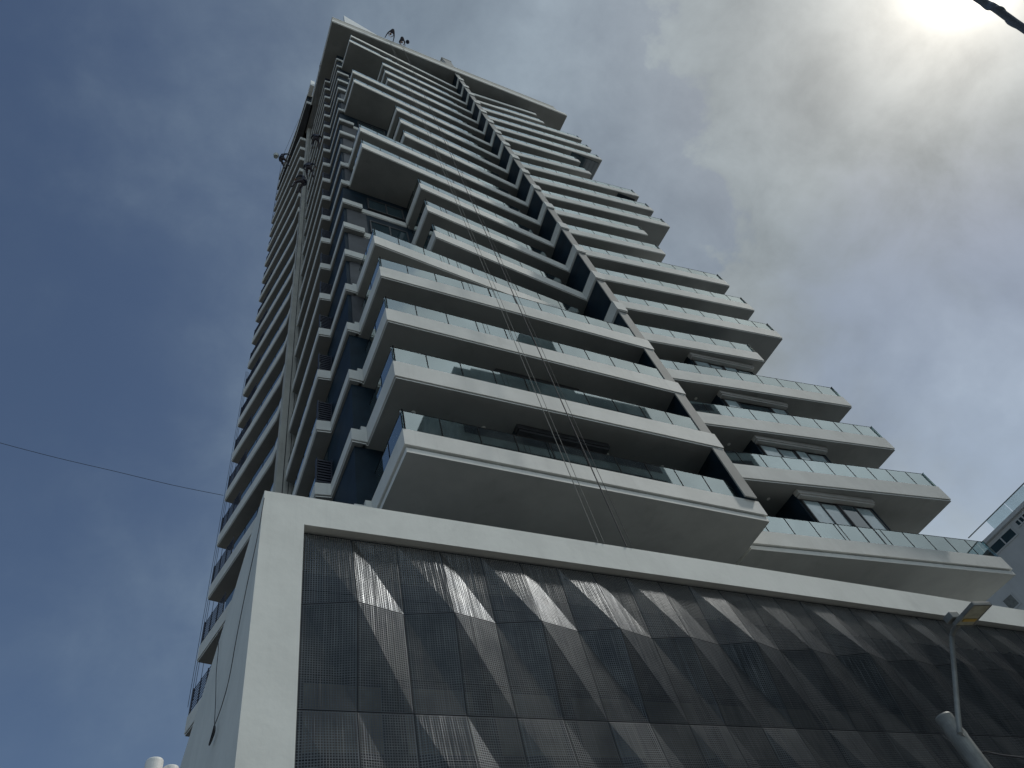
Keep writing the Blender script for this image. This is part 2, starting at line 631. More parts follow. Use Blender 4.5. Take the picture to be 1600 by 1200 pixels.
LONG = {0, 1, 2, 3, 4, 8, 9, 13, 14, 18, 19}
UY = {5: 11.32, 6: 11.3, 7: 11.3, 8: 11.28, 9: 11.3, 10: 11.27, 11: 11.24, 12: 11.2, 13: 11.2, 14: 11.16,
      15: 11.11, 16: 11.07, 17: 11.05, 18: 11.05, 19: 11.0, 4: 11.3}
WX = 4.40        # west wall face of the core
for k in range(0, 20):
    z = zl(k)
    ax = 4.77 if k in LONG else 7.88
    if k == 19:
        ax = 5.0
    if k <= 3:
        ay = 10.24 + .03 * k
        front = [(ax, ay), (16.95 if k == 0 else 16.86, 10.05 if k else 10.22), (16.98 if k == 0 else 16.86, 11.6)]
        rail_path = [(ax, 12.6), (ax, ay), (16.25, 10.06 if k else 10.22)]
    else:
        ay = {4: 10.5}.get(k, 10.62 if k not in LONG else 10.52)
        if k >= 18:
            ay = 10.35
        uy = UY[k]
        front = [(ax, ay), (16.40, uy), (16.25, 10.02), (16.82, 9.99), (16.82, 11.6)]
        # a short stretch of glass on the last metres of each front is missing, as in the building
        fx = 15.3
        fy = ay + (uy - ay) * (fx - ax) / (16.40 - ax)
        rail_path = [(ax, 12.6), (ax, ay), (fx, fy)]
    if k in LONG:
        west = [(4.9, 13.4), (4.80, 12.85), ] if False else [(4.80, 12.85)]
        poly = front + [(16.8, 15.9), (4.6, 15.9), (4.6, 12.86), (ax, 12.86)]
    else:
        poly = front + [(16.8, 15.9), (8.0, 15.9), (8.0, 12.86), (ax, 12.86)]
    o = slab('balcony', poly, z, double=(k == 0))
    if k == 0:
        o['label'] = 'lowest balcony left of the fin, with a stepped edge and broad grey soffit'
    railing(rail_path, z + FH, GH, o)
    if 1 <= k <= 4:
        for x in (5.7, 8.0, 10.3, 12.6, 14.9):
            downlight(x, 11.35, z, o)
    # white ledge that wraps the west corner at this floor
    lw = MB()
    if k in LONG:
        lp = [(4.27, 12.82), (4.765, 12.82), (4.765, 13.2), (4.5, 13.2), (4.5, 15.4), (4.5, 20.9), (3.92, 20.72), (3.81, 15.22), (4.30, 15.17)]
        seg = [lp]
    else:
        lp = [(4.27, 12.72), (5.35, 12.72), (5.35, 13.2), (4.5, 13.2), (4.5, 15.4), (4.5, 20.9), (3.92, 20.72), (3.81, 15.22), (4.30, 15.17)]
        seg = [lp, [(5.353, 12.93), (7.92, 12.93), (7.92, 13.2), (5.353, 13.2)]]
    for q, pp in enumerate(seg):
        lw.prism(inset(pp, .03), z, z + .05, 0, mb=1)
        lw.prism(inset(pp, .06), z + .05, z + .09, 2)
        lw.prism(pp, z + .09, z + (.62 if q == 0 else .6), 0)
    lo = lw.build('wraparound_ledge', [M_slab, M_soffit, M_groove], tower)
    railing([(3.92, 20.72), (3.82, 15.22)][::1], z + .62, .62, lo, M_bglass)
    # dark louvre screen on the ledge
    lv = MB()
    zb = z + .62
    for i in range(9):
        zz = zb + .08 + i * .13
        lv.box(3.86, 4.33, 15.24, 15.34, zz, zz + .07)
    lv.box(3.84, 3.87, 15.22, 15.36, zb, zb + 1.25)
    lv.box(4.33, 4.36, 15.22, 15.36, zb, zb + 1.25)
    lv.box(3.87, 4.33, 15.36, 15.38, zb, zb + 1.25)
    lv.build('louvre_screen', M_louv, lo)

# west rear strip
for k in range(0, 22):
    z = zl(k)
    e = [(3.66, 20.9), (3.64, 22.6), (2.30, 28.75)]
    u_ = max(0., (k - 11) / 9.)
    xs, xm, xe = 3.64 - .72 * u_, 3.60 - .85 * u_, 2.30 - .14 * u_
    poly = [(4.3, 21.52), (xs, 21.52), (xm, 22.6), (xe, 28.75), (3.0, 28.9), (4.3, 27.5)]
    if k >= 20:
        poly = [(3.5, 18.6), (2.78, 18.6), (2.62, 22.6), (2.16, 28.75), (3.0, 28.9), (4.3, 27.5), (4.3, 21.6), (3.5, 21.6)]
    poly = poly[::-1]
    o = slab('west_balcony', poly[:], z, fh=.80)
    if k >= 20:
        o.data.materials[1] = M_charc
    # railing and a slatted screen at the far end
    t = .62
    mid = (xm + (xe - xm) * t, 22.6 + (28.75 - 22.6) * t)
    railing([mid, (xm, 22.6), (xs, 21.6)] if k < 20 else [(2.4, 25.5), (2.62, 22.6), (2.78, 18.7)], z + .80, .62, o, M_bglass)
    lv = MB()
    far = Vector((xe, 28.75))
    m_ = Vector(mid)
    d = (far - m_).normalized()
    n_ = Vector((-d.y, d.x)) * -1
    a = m_ + n_ * .07 + d * .15
    b = far + n_ * .07 - d * .05
    for i in range(9):
        zz = z + .80 + .06 + i * .135
        lv.beam((a.x, a.y, zz + .03), (b.x, b.y, zz + .03), .02, .045, 0)
    for tt in (0, .33, .66, 1):
        c = a.lerp(b, tt)
        lv.beam((c.x, c.y, z + .80), (c.x, c.y, z + 2.05), .05, .05, 0, up=(1, 0, 0))
    lv.build('slatted_screen', M_louv, o)

# right block ----------------------------------------------------------------
SHORT = {4, 8, 9, 13, 14, 18, 19}
for k in range(0, 20):
    z = zl(k)
    if k == 0:
        p0, p1 = (17.18, 11.45), (30.12, 10.47)
        poly = [p0, p1, (29.9, 16), (17.0, 16), (17.0, 11.46)]
    else:
        xe = 25.55 if k in SHORT else 28.88 + (.3 if k == 1 else 0)
        yl, sl = 11.28, -.1135
        p0, p1 = (16.845, yl), (xe, yl + sl * (xe - 16.845))
        if k >= 14:
            p0 = (16.845, 11.0)
        poly = [p0, p1, (xe - .25, 16), (16.845, 16)]
    o = slab('balcony', poly, z, double=(k == 0))
    if k == 0:
        o['label'] = 'lowest balcony right of the fin, longest one, with a stepped edge'
    railing([(p0[0] + .02, p0[1]), p1, (poly[2][0], 13.6 if k < 16 else 12.5)], z + FH, GH, o)
    if 1 <= k <= 3:
        for x in (18.6, 20.2, 26.0):
            downlight(x, 11.75, z, o)
    if k == 15:
        gb = MB()
        for i in range(7):
            gb.box(25.7 + i * .43, 25.72 + i * .43 + .38, 10.3, 15.5, z - .05, z - .012, 0)
        gb.box(25.66, 28.62, 10.26, 15.6, z - .011, z - .004, 1)
        gb.build('soffit_glazing', [M_win, M_navy], o)
    if k == 12:
        gb = MB()
        gb.box(26.9, 28.6, 10.25, 15.5, z - .02, z - .004, 0)
        gb.build('soffit_glazing', [M_navy], o)

# bays -------------------------------------------------------------------------


def bay(x0, x1, ya, yb, k, widths, dark, hm=M_head):
    """glazed bay whose front follows the skewed balcony edge"""
    z0, z1 = zl(k) + FH - .3, zl(k + 1)
    yy = lambda x: ya + (yb - ya) * (x - x0) / (x1 - x0)

    def strip(mb, xa, xb, d0, d1, za, zb, mi=0):
        mb.prism([(xa, yy(xa) + d0), (xb, yy(xb) + d0), (xb, yy(xb) + d1), (xa, yy(xa) + d1)], za, zb, mi)
    mb = MB()
    strip(mb, x0, x1, 0, .24, z1 - .20, z1 - .003)
    strip(mb, x0 + .05, x1 - .05, .04, .24, z1 - .30, z1 - .201)
    mb.prism([(x0 + .02, yy(x0) + .25), (x0 + .10, yy(x0) + .25), (x0 + .10, 13), (x0 + .02, 13)], z0, z1 - .004, 1)
    mb.prism([(x1 - .10, yy(x1) + .25), (x1 - .02, yy(x1) + .25), (x1 - .02, 13), (x1 - .10, 13)], z0, z1 - .004, 1)
    o = mb.build('bay_window', [hm, M_navy], tower)
    x = x0 + .15
    tot = sum(widths)
    for i, w in enumerate(widths):
        ww = (x1 - x0 - .3) * w / tot
        fr = MB()
        o_ = .20 + (.05 if i % 2 else 0)
        strip(fr, x, x + ww, o_ + .03, o_ + .08, z1 - .36, z1 - .302)
        strip(fr, x, x + .06, o_, o_ + .08, z0, z1 - .36)
        strip(fr, x + ww - .06, x + ww, o_, o_ + .08, z0, z1 - .36)
        f = fr.build('window', M_frm, o)
        pn = MB()
        strip(pn, x + .06, x + ww - .06, o_ + .03, o_ + .05, z0, z1 - .36)
        pn.build('pane', M_win if i in dark else M_lwin, f)
        x += ww
    return o


for k, (wd, dk) in enumerate(((( 1, 1, 1, 1), (2,)), ((1, 1, .7, 1.1), ()), ((.9, 2.1, 1), (1,)), ((1, .9, .9, 1), ()))):
    bay(21.08, 25.0, 11.02, 10.70, k, wd, dk)
bay(8.98, 12.4, 10.92, 10.90, 0, (1, 1.4, 1), (0, 1, 2), M_charc)
bay(8.98, 12.4, 11.0, 10.98, 1, (1, 1.4, 1), (0, 1, 2), M_charc)
bay(8.98, 12.4, 11.2, 11.2, 2, (1, 1.4, 1), (0, 1, 2), M_charc)

# core walls ---------------------------------------------------------------------
HZ = zl(20)
cw = MB()
cw.box(WX, 16.28, 13.0, 28.9, PZ, HZ - .004)
cw.box(16.82, 25.2, 13.0, 28.9, PZ, HZ - .004)
cw.box(16.28, 16.82, 13.2, 28.9, PZ, HZ - .004)
cw.build('core_wall', M_navy, tower)
# charcoal facing by the west corner on some floors
for k in (3, 4, 5, 6, 8, 9, 10, 11, 13, 14):
    cf = MB()
    cf.box(4.55, 5.6, 12.955, 12.997, zl(k) + .63, zl(k + 1) - .02)
    cf.build('corner_cladding', M_charc, tower)
for k in range(0, 20):
    if k in (5, 6, 7, 10, 11, 12, 15, 16, 17):
        z = zl(k) + .9
        f = MB()
        f.box(5.75, 7.85, 12.90, 12.995, z, z + .09)
        f.box(5.75, 7.85, 12.90, 12.995, z + 1.5, z + 1.59)
        for x in (5.75, 6.8, 7.78):
            f.box(x, x + .07, 12.90, 12.995, z + .09, z + 1.5)
        fo = f.build('window', M_frm, tower)
        for x in (5.82, 6.87):
            p = MB()
            p.box(x, x + (.98 if x < 6 else .91), 12.94, 12.96, z + .09, z + 1.5)
            p.build('pane', M_win, fo)
# dark glossy boxes set against the wall on a few floors
for k, x0, x1 in ((7, 8.2, 11.6), (13, 6.6, 12.5), (14, 17.4, 25.0), (15, 18.5, 24)):
    f = MB()
    f.box(x0, x1, 11.9, 12.99, zl(k) + .9, zl(k + 1) - .004)
    f.build('recessed_dark_box', M_win, tower)
# west glazing of the near and far strips
f = MB()
for k in range(0, 20):
    for i in range(4):
        y = 15.8 + i * 1.2
        f.box(WX - .03, WX - .004, y, y + 1.1, zl(k) + .7, zl(k + 1) - .25)
f.build('west_window_band', M_win, tower)

# fin and pillar --------------------------------------------------------------------
fn = MB()
z = 14.94 + .25
fn.prism([(16.34, 10.14), (16.80, 10.14), (16.80, 13.0), (16.66, 13.0)], Z0 + .87, zl(20) + 3.6, 1)
fn.box(16.295, 16.805, 10.09, 10.139, Z0 + .871, zl(20) - .01, 0)
fn.box(16.801, 16.806, 10.14, 13.0, Z0 + .871, zl(20) - .01, 0)
fn.build('fin_wall', [M_fin, M_navy], tower)
pl = MB()
ztop = zl(20) + .4
pl.box(3.58, 3.86, 20.98, 21.5, PZ, ztop)
pl.box(3.865, 3.90, 21.03, 21.5, PZ, ztop, 1)
pl.box(3.905, 4.10, 20.98, 21.5, PZ, ztop)
pl.box(4.105, 4.13, 21.03, 21.5, PZ, ztop, 1)
pl.box(4.135, 4.38, 20.98, 21.5, PZ, ztop)
pl.build('corner_pillar', [M_pillar, M_charc], tower)

# roof -----------------------------------------------------------------------------
rp = [(3.10, 10.18), (16.4, 9.90), (30.05, 9.50), (29.8, 16), (29.8, 30), (3.32, 30), (3.30, 20.3)]
rf = MB()
rf.prism(inset(rp, .04), HZ, HZ + .12, 0, mb=1)
rf.prism(inset(rp, .15), HZ + .12, HZ + .30, 3)
rf.prism(rp, HZ + .30, HZ + 1.15, 0)
up = [(3.14, 10.24), (16.4, 9.98), (29.3, 9.60), (29.0, 16), (29.0, 30), (3.36, 30), (3.34, 20.3)]
rf.prism(inset(up, .03), HZ + 1.15, HZ + 3.45, 2)
rf.prism(inset(up, .0), HZ + 3.45, HZ + 3.65, 0)
roof = rf.build('roof', [M_slab, M_soffit, M_pillar, M_charc], tower)
rt = MB()
n0 = len(rt.v)
q4 = [(4.50, HZ + 3.66), (8.5, HZ + 3.66), (8.5, HZ + 4.6), (4.50, HZ + 9.2)]
rt.v += [(x_, 10.32, z_) for x_, z_ in q4] + [(x_, 10.62, z_) for x_, z_ in q4]
for f_ in ((0, 1, 2, 3), (7, 6, 5, 4), (0, 4, 5, 1), (1, 5, 6, 2), (2, 6, 7, 3), (3, 7, 4, 0)):
    rt.f.append(f_)
    rt.mi.append(0)
    rt.uv.append(None)
rt.build('roof_parapet', M_white, roof)
rt = MB()
rt.box(15.9, 16.9, 10.05, 11.0, HZ + 3.655, HZ + 7.4, 0)
rt.box(15.8, 17.0, 10.02, 11.1, HZ + 7.4, HZ + 7.7, 0)
rt.build('vent_housing', M_fin, roof)
rt = MB()
rt.box(2.80, 3.22, 17.3, 18.5, zl(21) - .6, zl(21) + 1.6, 0)
rt.build('roof_pier', M_white, roof)
rt = MB()
rt.prism([(2.86, 18.7), (3.29, 18.7), (3.29, 29), (2.8, 29), (2.4, 27.5), (2.72, 22.6)], zl(20) + .81, zl(21) - .003, 0)
rt.build('roof_screen', M_navy, roof)

# ------------------------------------------------------------------ neighbouring block
X0 = 45.0
nb = thing('neighbour_building', (X0, 16, 0), 'pale grey rendered block at the right edge, with navy windows and a glass roof railing',
           'building')
w = MB()
nz = 22.3 + EYE
w.prism([(X0, 40), (X0, 11.8), (X0 + .6, 11.8), (X0 + .6, -8), (X0 + 25, -8), (X0 + 25, 40)], 0, nz, 0)
w.build('wall', M_nwall, nb, bevel=.04)
w = MB()
w.prism([(X0 - .18, 40.1), (X0 - .18, 11.7), (X0 + .5, 11.7), (X0 + .5, -8.1), (X0 + 25, -8.1), (X0 + 25, 40.1)][::1], nz + .002, nz + .22, 0)
w.build('roof_coping', M_nwall, nb)


def nwin(y0, y1, z0, z1, louv=False, n=2):
    f = MB()
    x = X0 if y0 > 11.8 else X0 + .6
    f.box(x - .05, x - .004, y0, y1, z0 + EYE, z0 + .08 + EYE)
    f.box(x - .05, x - .004, y0, y1, z1 - .08 + EYE, z1 + EYE)
    for i in range(n + 1):
        c = y0 + (y1 - y0 - .08) * i / n
        f.box(x - .05, x - .004, c, c + .08, z0 + .08 + EYE, z1 - .08 + EYE)
    fo = f.build('window', M_nwall, nb)
    p = MB()
    p.box(x - .02, x - .006, y0 + .08, y1 - .08, z0 + .08 + EYE, z1 - .08 + EYE)
    p.build('pane', M_steel if louv else M_win, fo)


nwin(13.9, 15.75, 21.45, 22.1, n=2)
nwin(12.7, 13.6, 21.7, 22.15, n=3)
nwin(16.7, 17.5, 18.65, 19.45, louv=True, n=1)
nwin(15.2, 16.2, 18.0, 18.7, n=2)
for zz in (14.5, 11, 7.5, 4):
    for yy in (13, 16, 20, 24, 28):
        nwin(yy, yy + 1.6, zz, zz + 1.2)
rb2 = MB()
yy = 9.0
for i in range(14):
    y = -7 + i * 1.55
    rb2.box(X0 - .1, X0 - .085, y, y + 1.5, nz + .22, nz + .95, 0)
rb2.beam((X0 - .09, -8, nz + .97), (X0 - .09, 16.2, nz + .97), .05, .05, 1)
rb2.box(X0 - .1, X0 + .6, -8, 11.7, nz + .002, nz + .218, 1)
rb2.build('roof_railing', [M_pglass, M_steel], nb)

# ------------------------------------------------------------------ tower across the street, mirrored in the low balcony glass
ob = thing('opposite_building', (37, -34, 0), 'dark green-grey tower across the street, seen only mirrored in the lowest balcony glass', 'building')
w = MB()
w.box(29, 61, -42, -26, 0, 82)
w.box(33, 41, -40, -28, 82, 86)
w.box(43, 49, -40, -26.5, 82, 98)
w.box(55, 58, -38, -30, 82, 85)
w.build('wall', mat('opposite_wall', (.36, .42, .40), .8, var=.25, vscale=.2), ob)
for r_ in range(24):
    f = MB()
    f.box(29.8, 60.2, -25.99, -25.95, 4 + r_ * 3.2, 5.6 + r_ * 3.2)
    f.build('window_band', M_charc, ob)

# ------------------------------------------------------------------ street lamp
lamp = thing('street_lamp', (8.72, 4.88, .14), 'grey steel street lamp in front of the perforated screen, with a flat rectangular lamp head', 'street lamp')
pz = 3.28 + EYE
p = MB()
p.tube([(8.72, 4.88, .14), (8.72, 4.88, pz - .02), (8.72, 4.88, pz)], [.12, .105, .09], 24)
p.build('pole', M_steel, lamp, smooth=False)
p = MB()
p.tube([(8.72, 4.88, .15), (8.72, 4.88, .6)], .19, 20)
p.build('pole_base', M_steel, lamp)
armpts = [(8.98, 4.86, 2.70 + EYE), (8.97, 4.82, 3.2 + EYE), (8.95, 4.55, 3.7 + EYE), (8.86, 4.10, 3.98 + EYE), (8.83, 4.02, 4.02 + EYE)]


def catmull(P, n=8):
    P = [Vector(p) for p in P]
    Q = [P[0]] + P + [P[-1]]
    out = []
    for i in range(1, len(Q) - 2):
        for j in range(n):
            t = j / n
            a, b, c, d = Q[i - 1], Q[i], Q[i + 1], Q[i + 2]
            out.append(.5 * ((2 * b) + (c - a) * t + (2 * a - 5 * b + 4 * c - d) * t * t + (3 * b - a - 3 * c + d) * t ** 3))
    out.append(P[-1])
    return out


def at(px, py, y=None, z=None, x=None):
    """world point seen at a photo pixel, on a given plane (used only to read off coordinates)"""
    c = (px - 800, 600 - py, -1083.8127)
    d = [sum(R[i][j] * c[j] for j in range(3)) for i in range(3)]
    k = y / d[1] if y is not None else (x / d[0] if x is not None else (z - EYE) / d[2])
    return Vector((d[0] * k, d[1] * k, d[2] * k + EYE))


arm = [at(1500, 1147, y=4.80), at(1497, 1120, y=4.75), at(1492, 1060, y=4.62), at(1487.5, 1002, y=4.45), at(1489, 988, y=4.36),
       at(1494, 980, y=4.26), at(1502, 974, y=4.18)]
p = MB()
p.tube(catmull(arm), .030, 14)
p.build('arm', M_steel, lamp, smooth=True)
p = MB()
p.tube([at(1497, 1149, y=4.86), at(1505, 1143, y=4.78)], .07, 14)
p.build('clamp', M_steel, lamp)
zz = 4.1 + EYE
c4 = [at(1526, 940, z=zz), at(1544.5, 947, z=zz), at(1514, 982, z=zz), at(1494, 972.5, z=zz)]
cen = sum(c4, Vector()) / 4
ax_ = ((c4[0] + c4[1]) / 2 - (c4[2] + c4[3]) / 2).normalized()
sd_ = ax_.cross(Vector((0, 0, 1))).normalized()
L_ = ((c4[0] + c4[1]) / 2 - (c4[2] + c4[3]) / 2).length
W_ = .5 * ((c4[0] - c4[1]).length + (c4[2] - c4[3]).length)


def lbox(mb, u0, u1, v0, v1, w0, w1, mi=0):
    b = len(mb.v)
    for w_ in (w0, w1):
        for u, v in ((u0, v0), (u1, v0), (u1, v1), (u0, v1)):
            q = cen + ax_ * u + sd_ * v + Vector((0, 0, w_))
            mb.v.append(tuple(q))
    for f_ in ((0, 1, 2, 3), (7, 6, 5, 4), (0, 4, 5, 1), (1, 5, 6, 2), (2, 6, 7, 3), (3, 7, 4, 0)):
        mb.f.append(tuple(b + i for i in f_))
        mb.mi.append(mi)
        mb.uv.append(None)


p = MB()
lbox(p, -L_ / 2, L_ / 2, -W_ / 2, -W_ / 2 + .016, -.018, .035)
lbox(p, -L_ / 2, L_ / 2, W_ / 2 - .016, W_ / 2, -.018, .035)
lbox(p, -L_ / 2, -L_ / 2 + .016, -W_ / 2 + .016, W_ / 2 - .016, -.018, .035)
lbox(p, L_ / 2 - .016, L_ / 2, -W_ / 2 + .016, W_ / 2 - .016, -.018, .035)
lbox(p, -L_ / 2 + .015, L_ / 2 - .015, -W_ / 2 + .015, W_ / 2 - .015, .015, .034)
hd = p.build('lamp_head', M_steel, lamp, bevel=.008)
p = MB()
lbox(p, -L_ / 2 + .022, L_ / 2 - .022, -W_ / 2 + .022, W_ / 2 - .022, -.012, -.004)
p.build('lamp_lens', mat('lens', (.34, .35, .26), .25, spec=.6, var=.15, vscale=12), hd)
p = MB()
lbox(p, -L_ / 2 + .10, -L_ / 2 + .15, -W_ / 2 + .045, W_ / 2 - .055, -.020, -.013)
p.build('led_module', mat('led_yellow', (.55, .36, .06), .5), hd)
p = MB()
lbox(p, -L_ / 2 - .04, -L_ / 2 + .10, W_ / 2 - .12, W_ / 2 + .03, .052, .14)
p.build('driver_box', M_steel, hd, bevel=.01)
p = MB()
p.tube([cen - ax_ * (L_ / 2 + .0) + sd_ * (-W_ / 2 - .02) + Vector((0, 0, .03)), cen - ax_ * (L_ / 2 - .12) + sd_ * (-W_ / 2 - .03) + Vector((0, 0, .09))], .055, 14)
p.build('arm_clamp', M_steel, hd)

# ------------------------------------------------------------------ cables, ropes


def sag(a, b, s, n=24):
    a, b = Vector(a), Vector(b)
    return [a.lerp(b, i / n) - Vector((0, 0, s * 4 * (i / n) * (1 - i / n))) for i in range(n + 1)]


def cable(name, pts, r, m, label, cat, group=None, n=6):
    mb = MB()
    mb.tube(pts, r, n)
    o = mb.build(name, m, smooth=True)
    return tag(o, label, cat, group)


a, b = at(1518, -10, y=-.53), at(1612, 53, y=-.50)
d_ = (b - a)
mid_ = [a - d_ * 3, a - d_ * 1.0, at(1530, -1, y=-.529), at(1552, 11, y=-.524), at(1573, 26, y=-.517), at(1600, 45, y=-.507), b + d_ * 1.0, b + d_ * 3.0]
cb = MB()
cpts = catmull(mid_, 14)
cb.tube(cpts, .0105, 12)
hel = []
for i, q in enumerate(cpts):
    an = i * .22
    hel.append(q + Vector((0, math.sin(an), math.cos(an))) * .0065)
cb.tube(hel, .0070, 10)
tag(cb.build('service_cable', M_cable, smooth=True), 'thick twisted grey cable crossing the bright sky in the upper right corner', 'cable')

wpts = [at(-60, 674, y=28.7), at(0, 692, y=28.7), at(90, 715.5, y=28.7), at(180, 736.5, y=28.7), at(270, 758, y=28.7), at(349, 774, y=28.7)]
e0 = (wpts[1] - wpts[0])
wpts = [wpts[0] - e0 * 12 + Vector((0, 0, 3)), wpts[0] - e0 * 5 + Vector((0, 0, .6))] + wpts
cable('overhead_wire', catmull(wpts, 6), .014, M_rope, 'thin dark wire sagging across the blue sky to the tower west side', 'wire')

# rope pairs from the roof down the balcony fronts to the podium
rop = [
    (at(609, 66, y=9.78), at(938, 848, y=9.52), M_ropel, 'pale rope pair hanging down the balcony fronts, left of the black rope pair'),
    (at(629, 74, y=9.78), at(983, 853, y=9.50), M_rope, 'black rope pair hanging down the balcony fronts below the crouching worker'),
]
for a, b, m, lab in rop:
    mb = MB()
    b = Vector((b.x, 9.585, PZ + .01))
    mb.tube([a, a.lerp(b, .5), b], .011 if m is M_ropel else .017, 6)
    mb.tube([a + Vector((.12, 0, 0)), (a + Vector((.35, 0, 0))).lerp(b, .5), b + Vector((.17, 0, 0))], .008, 6)
    tag(mb.build('abseil_rope', m), lab, 'rope', 'ropes hung from the roof')

# dangling rope on the podium's west wall
rp_ = [at(*q, x=1.40) for q in ((413, 778), (402, 840), (386, 914), (370, 994), (358, 1060), (346, 1104), (335, 1134))]
rp2 = [at(*q, x=1.40) for q in ((335, 1134), (337, 1090), (338, 1050), (341, 1016), (341, 985))]
mb = MB()
mb.tube(catmull(rp_, 5), .007, 6)
mb.tube(catmull(rp2, 5), .006, 6)
lo_ = [at(*q, x=1.39) for q in ((335, 1134), (332, 1146), (328, 1160), (327, 1164), (330, 1158), (335, 1144), (335.6, 1135))]
mb.tube(catmull(lo_, 4), .014, 6)
tag(mb.build('hanging_rope', M_rope), 'loose black rope dangling in a loop down the grey side wall of the podium', 'rope')
# bundle of thin ropes down the far west end
for i, (x, y, z0_) in enumerate(((2.28, 28.95, 17.6), (2.36, 28.97, 17.2), (2.44, 29.0, 17.9), (2.62, 29.02, 17.5))):
    mb = MB()
    mb.tube([(x, y, zl(9)), (x, y, z0_ + 2)], .011, 5)
    tag(mb.build('abseil_rope', M_rope), ('leftmost', 'second from the left', 'third from the left', 'rightmost')[i] + ' of four thin ropes down the tower far west edge', 'rope', 'ropes down the far west edge')
# cable stub by the lamp pole
cable('loose_cable', catmull([at(1508, 1150, y=4.9), at(1520, 1163, y=4.9), at(1530, 1175, y=4.9), at(1545, 1176, y=4.8), at(1565, 1180, y=4.7), at(1590, 1183, y=4.6), at(1640, 1190, y=4.4)], 6), .011, M_rope,
      'short black cable running right from the lamp pole', 'cable')

# ------------------------------------------------------------------ two white posts
for i, (x, y, h, rr, lab) in enumerate(((.30, 6.0, 3.28, .066, 'white round post with a domed cap, taller of the two at the bottom left'),
                                   (.43, 6.05, 3.25, .062, 'white round post with a domed cap, lower one beside the taller post'))):
    r0 = thing('white_post', (x, y, .14), lab, 'post')
    mb = MB()
    mb.tube([(x, y, .14), (x, y, h + EYE - .03)], rr, 28)
    mb.build('shaft', M_white, r0)
    mb = MB()
    prof = [(.995, -.029), (.985, -.016), (.92, -.008), (.7, -.003), (.05, .0)]
    mb.tube([(x, y, h + EYE + q[1]) for q in prof], [rr * q[0] for q in prof], 28)
    mb.build('cap', M_white, r0)


# ------------------------------------------------------------------ rope access workers
M_skin = mat('skin', (.30, .17, .11), .6)
M_over = mat('dark_overalls', (.018, .022, .045), .8, var=.2, vscale=9)
M_trou = mat('work_trousers', (.05, .045, .06), .85, var=.2, vscale=9)
M_helm = mat('helmet_grey', (.16, .17, .19), .4)
M_hair = mat('hair', (.01, .009, .008), .8)


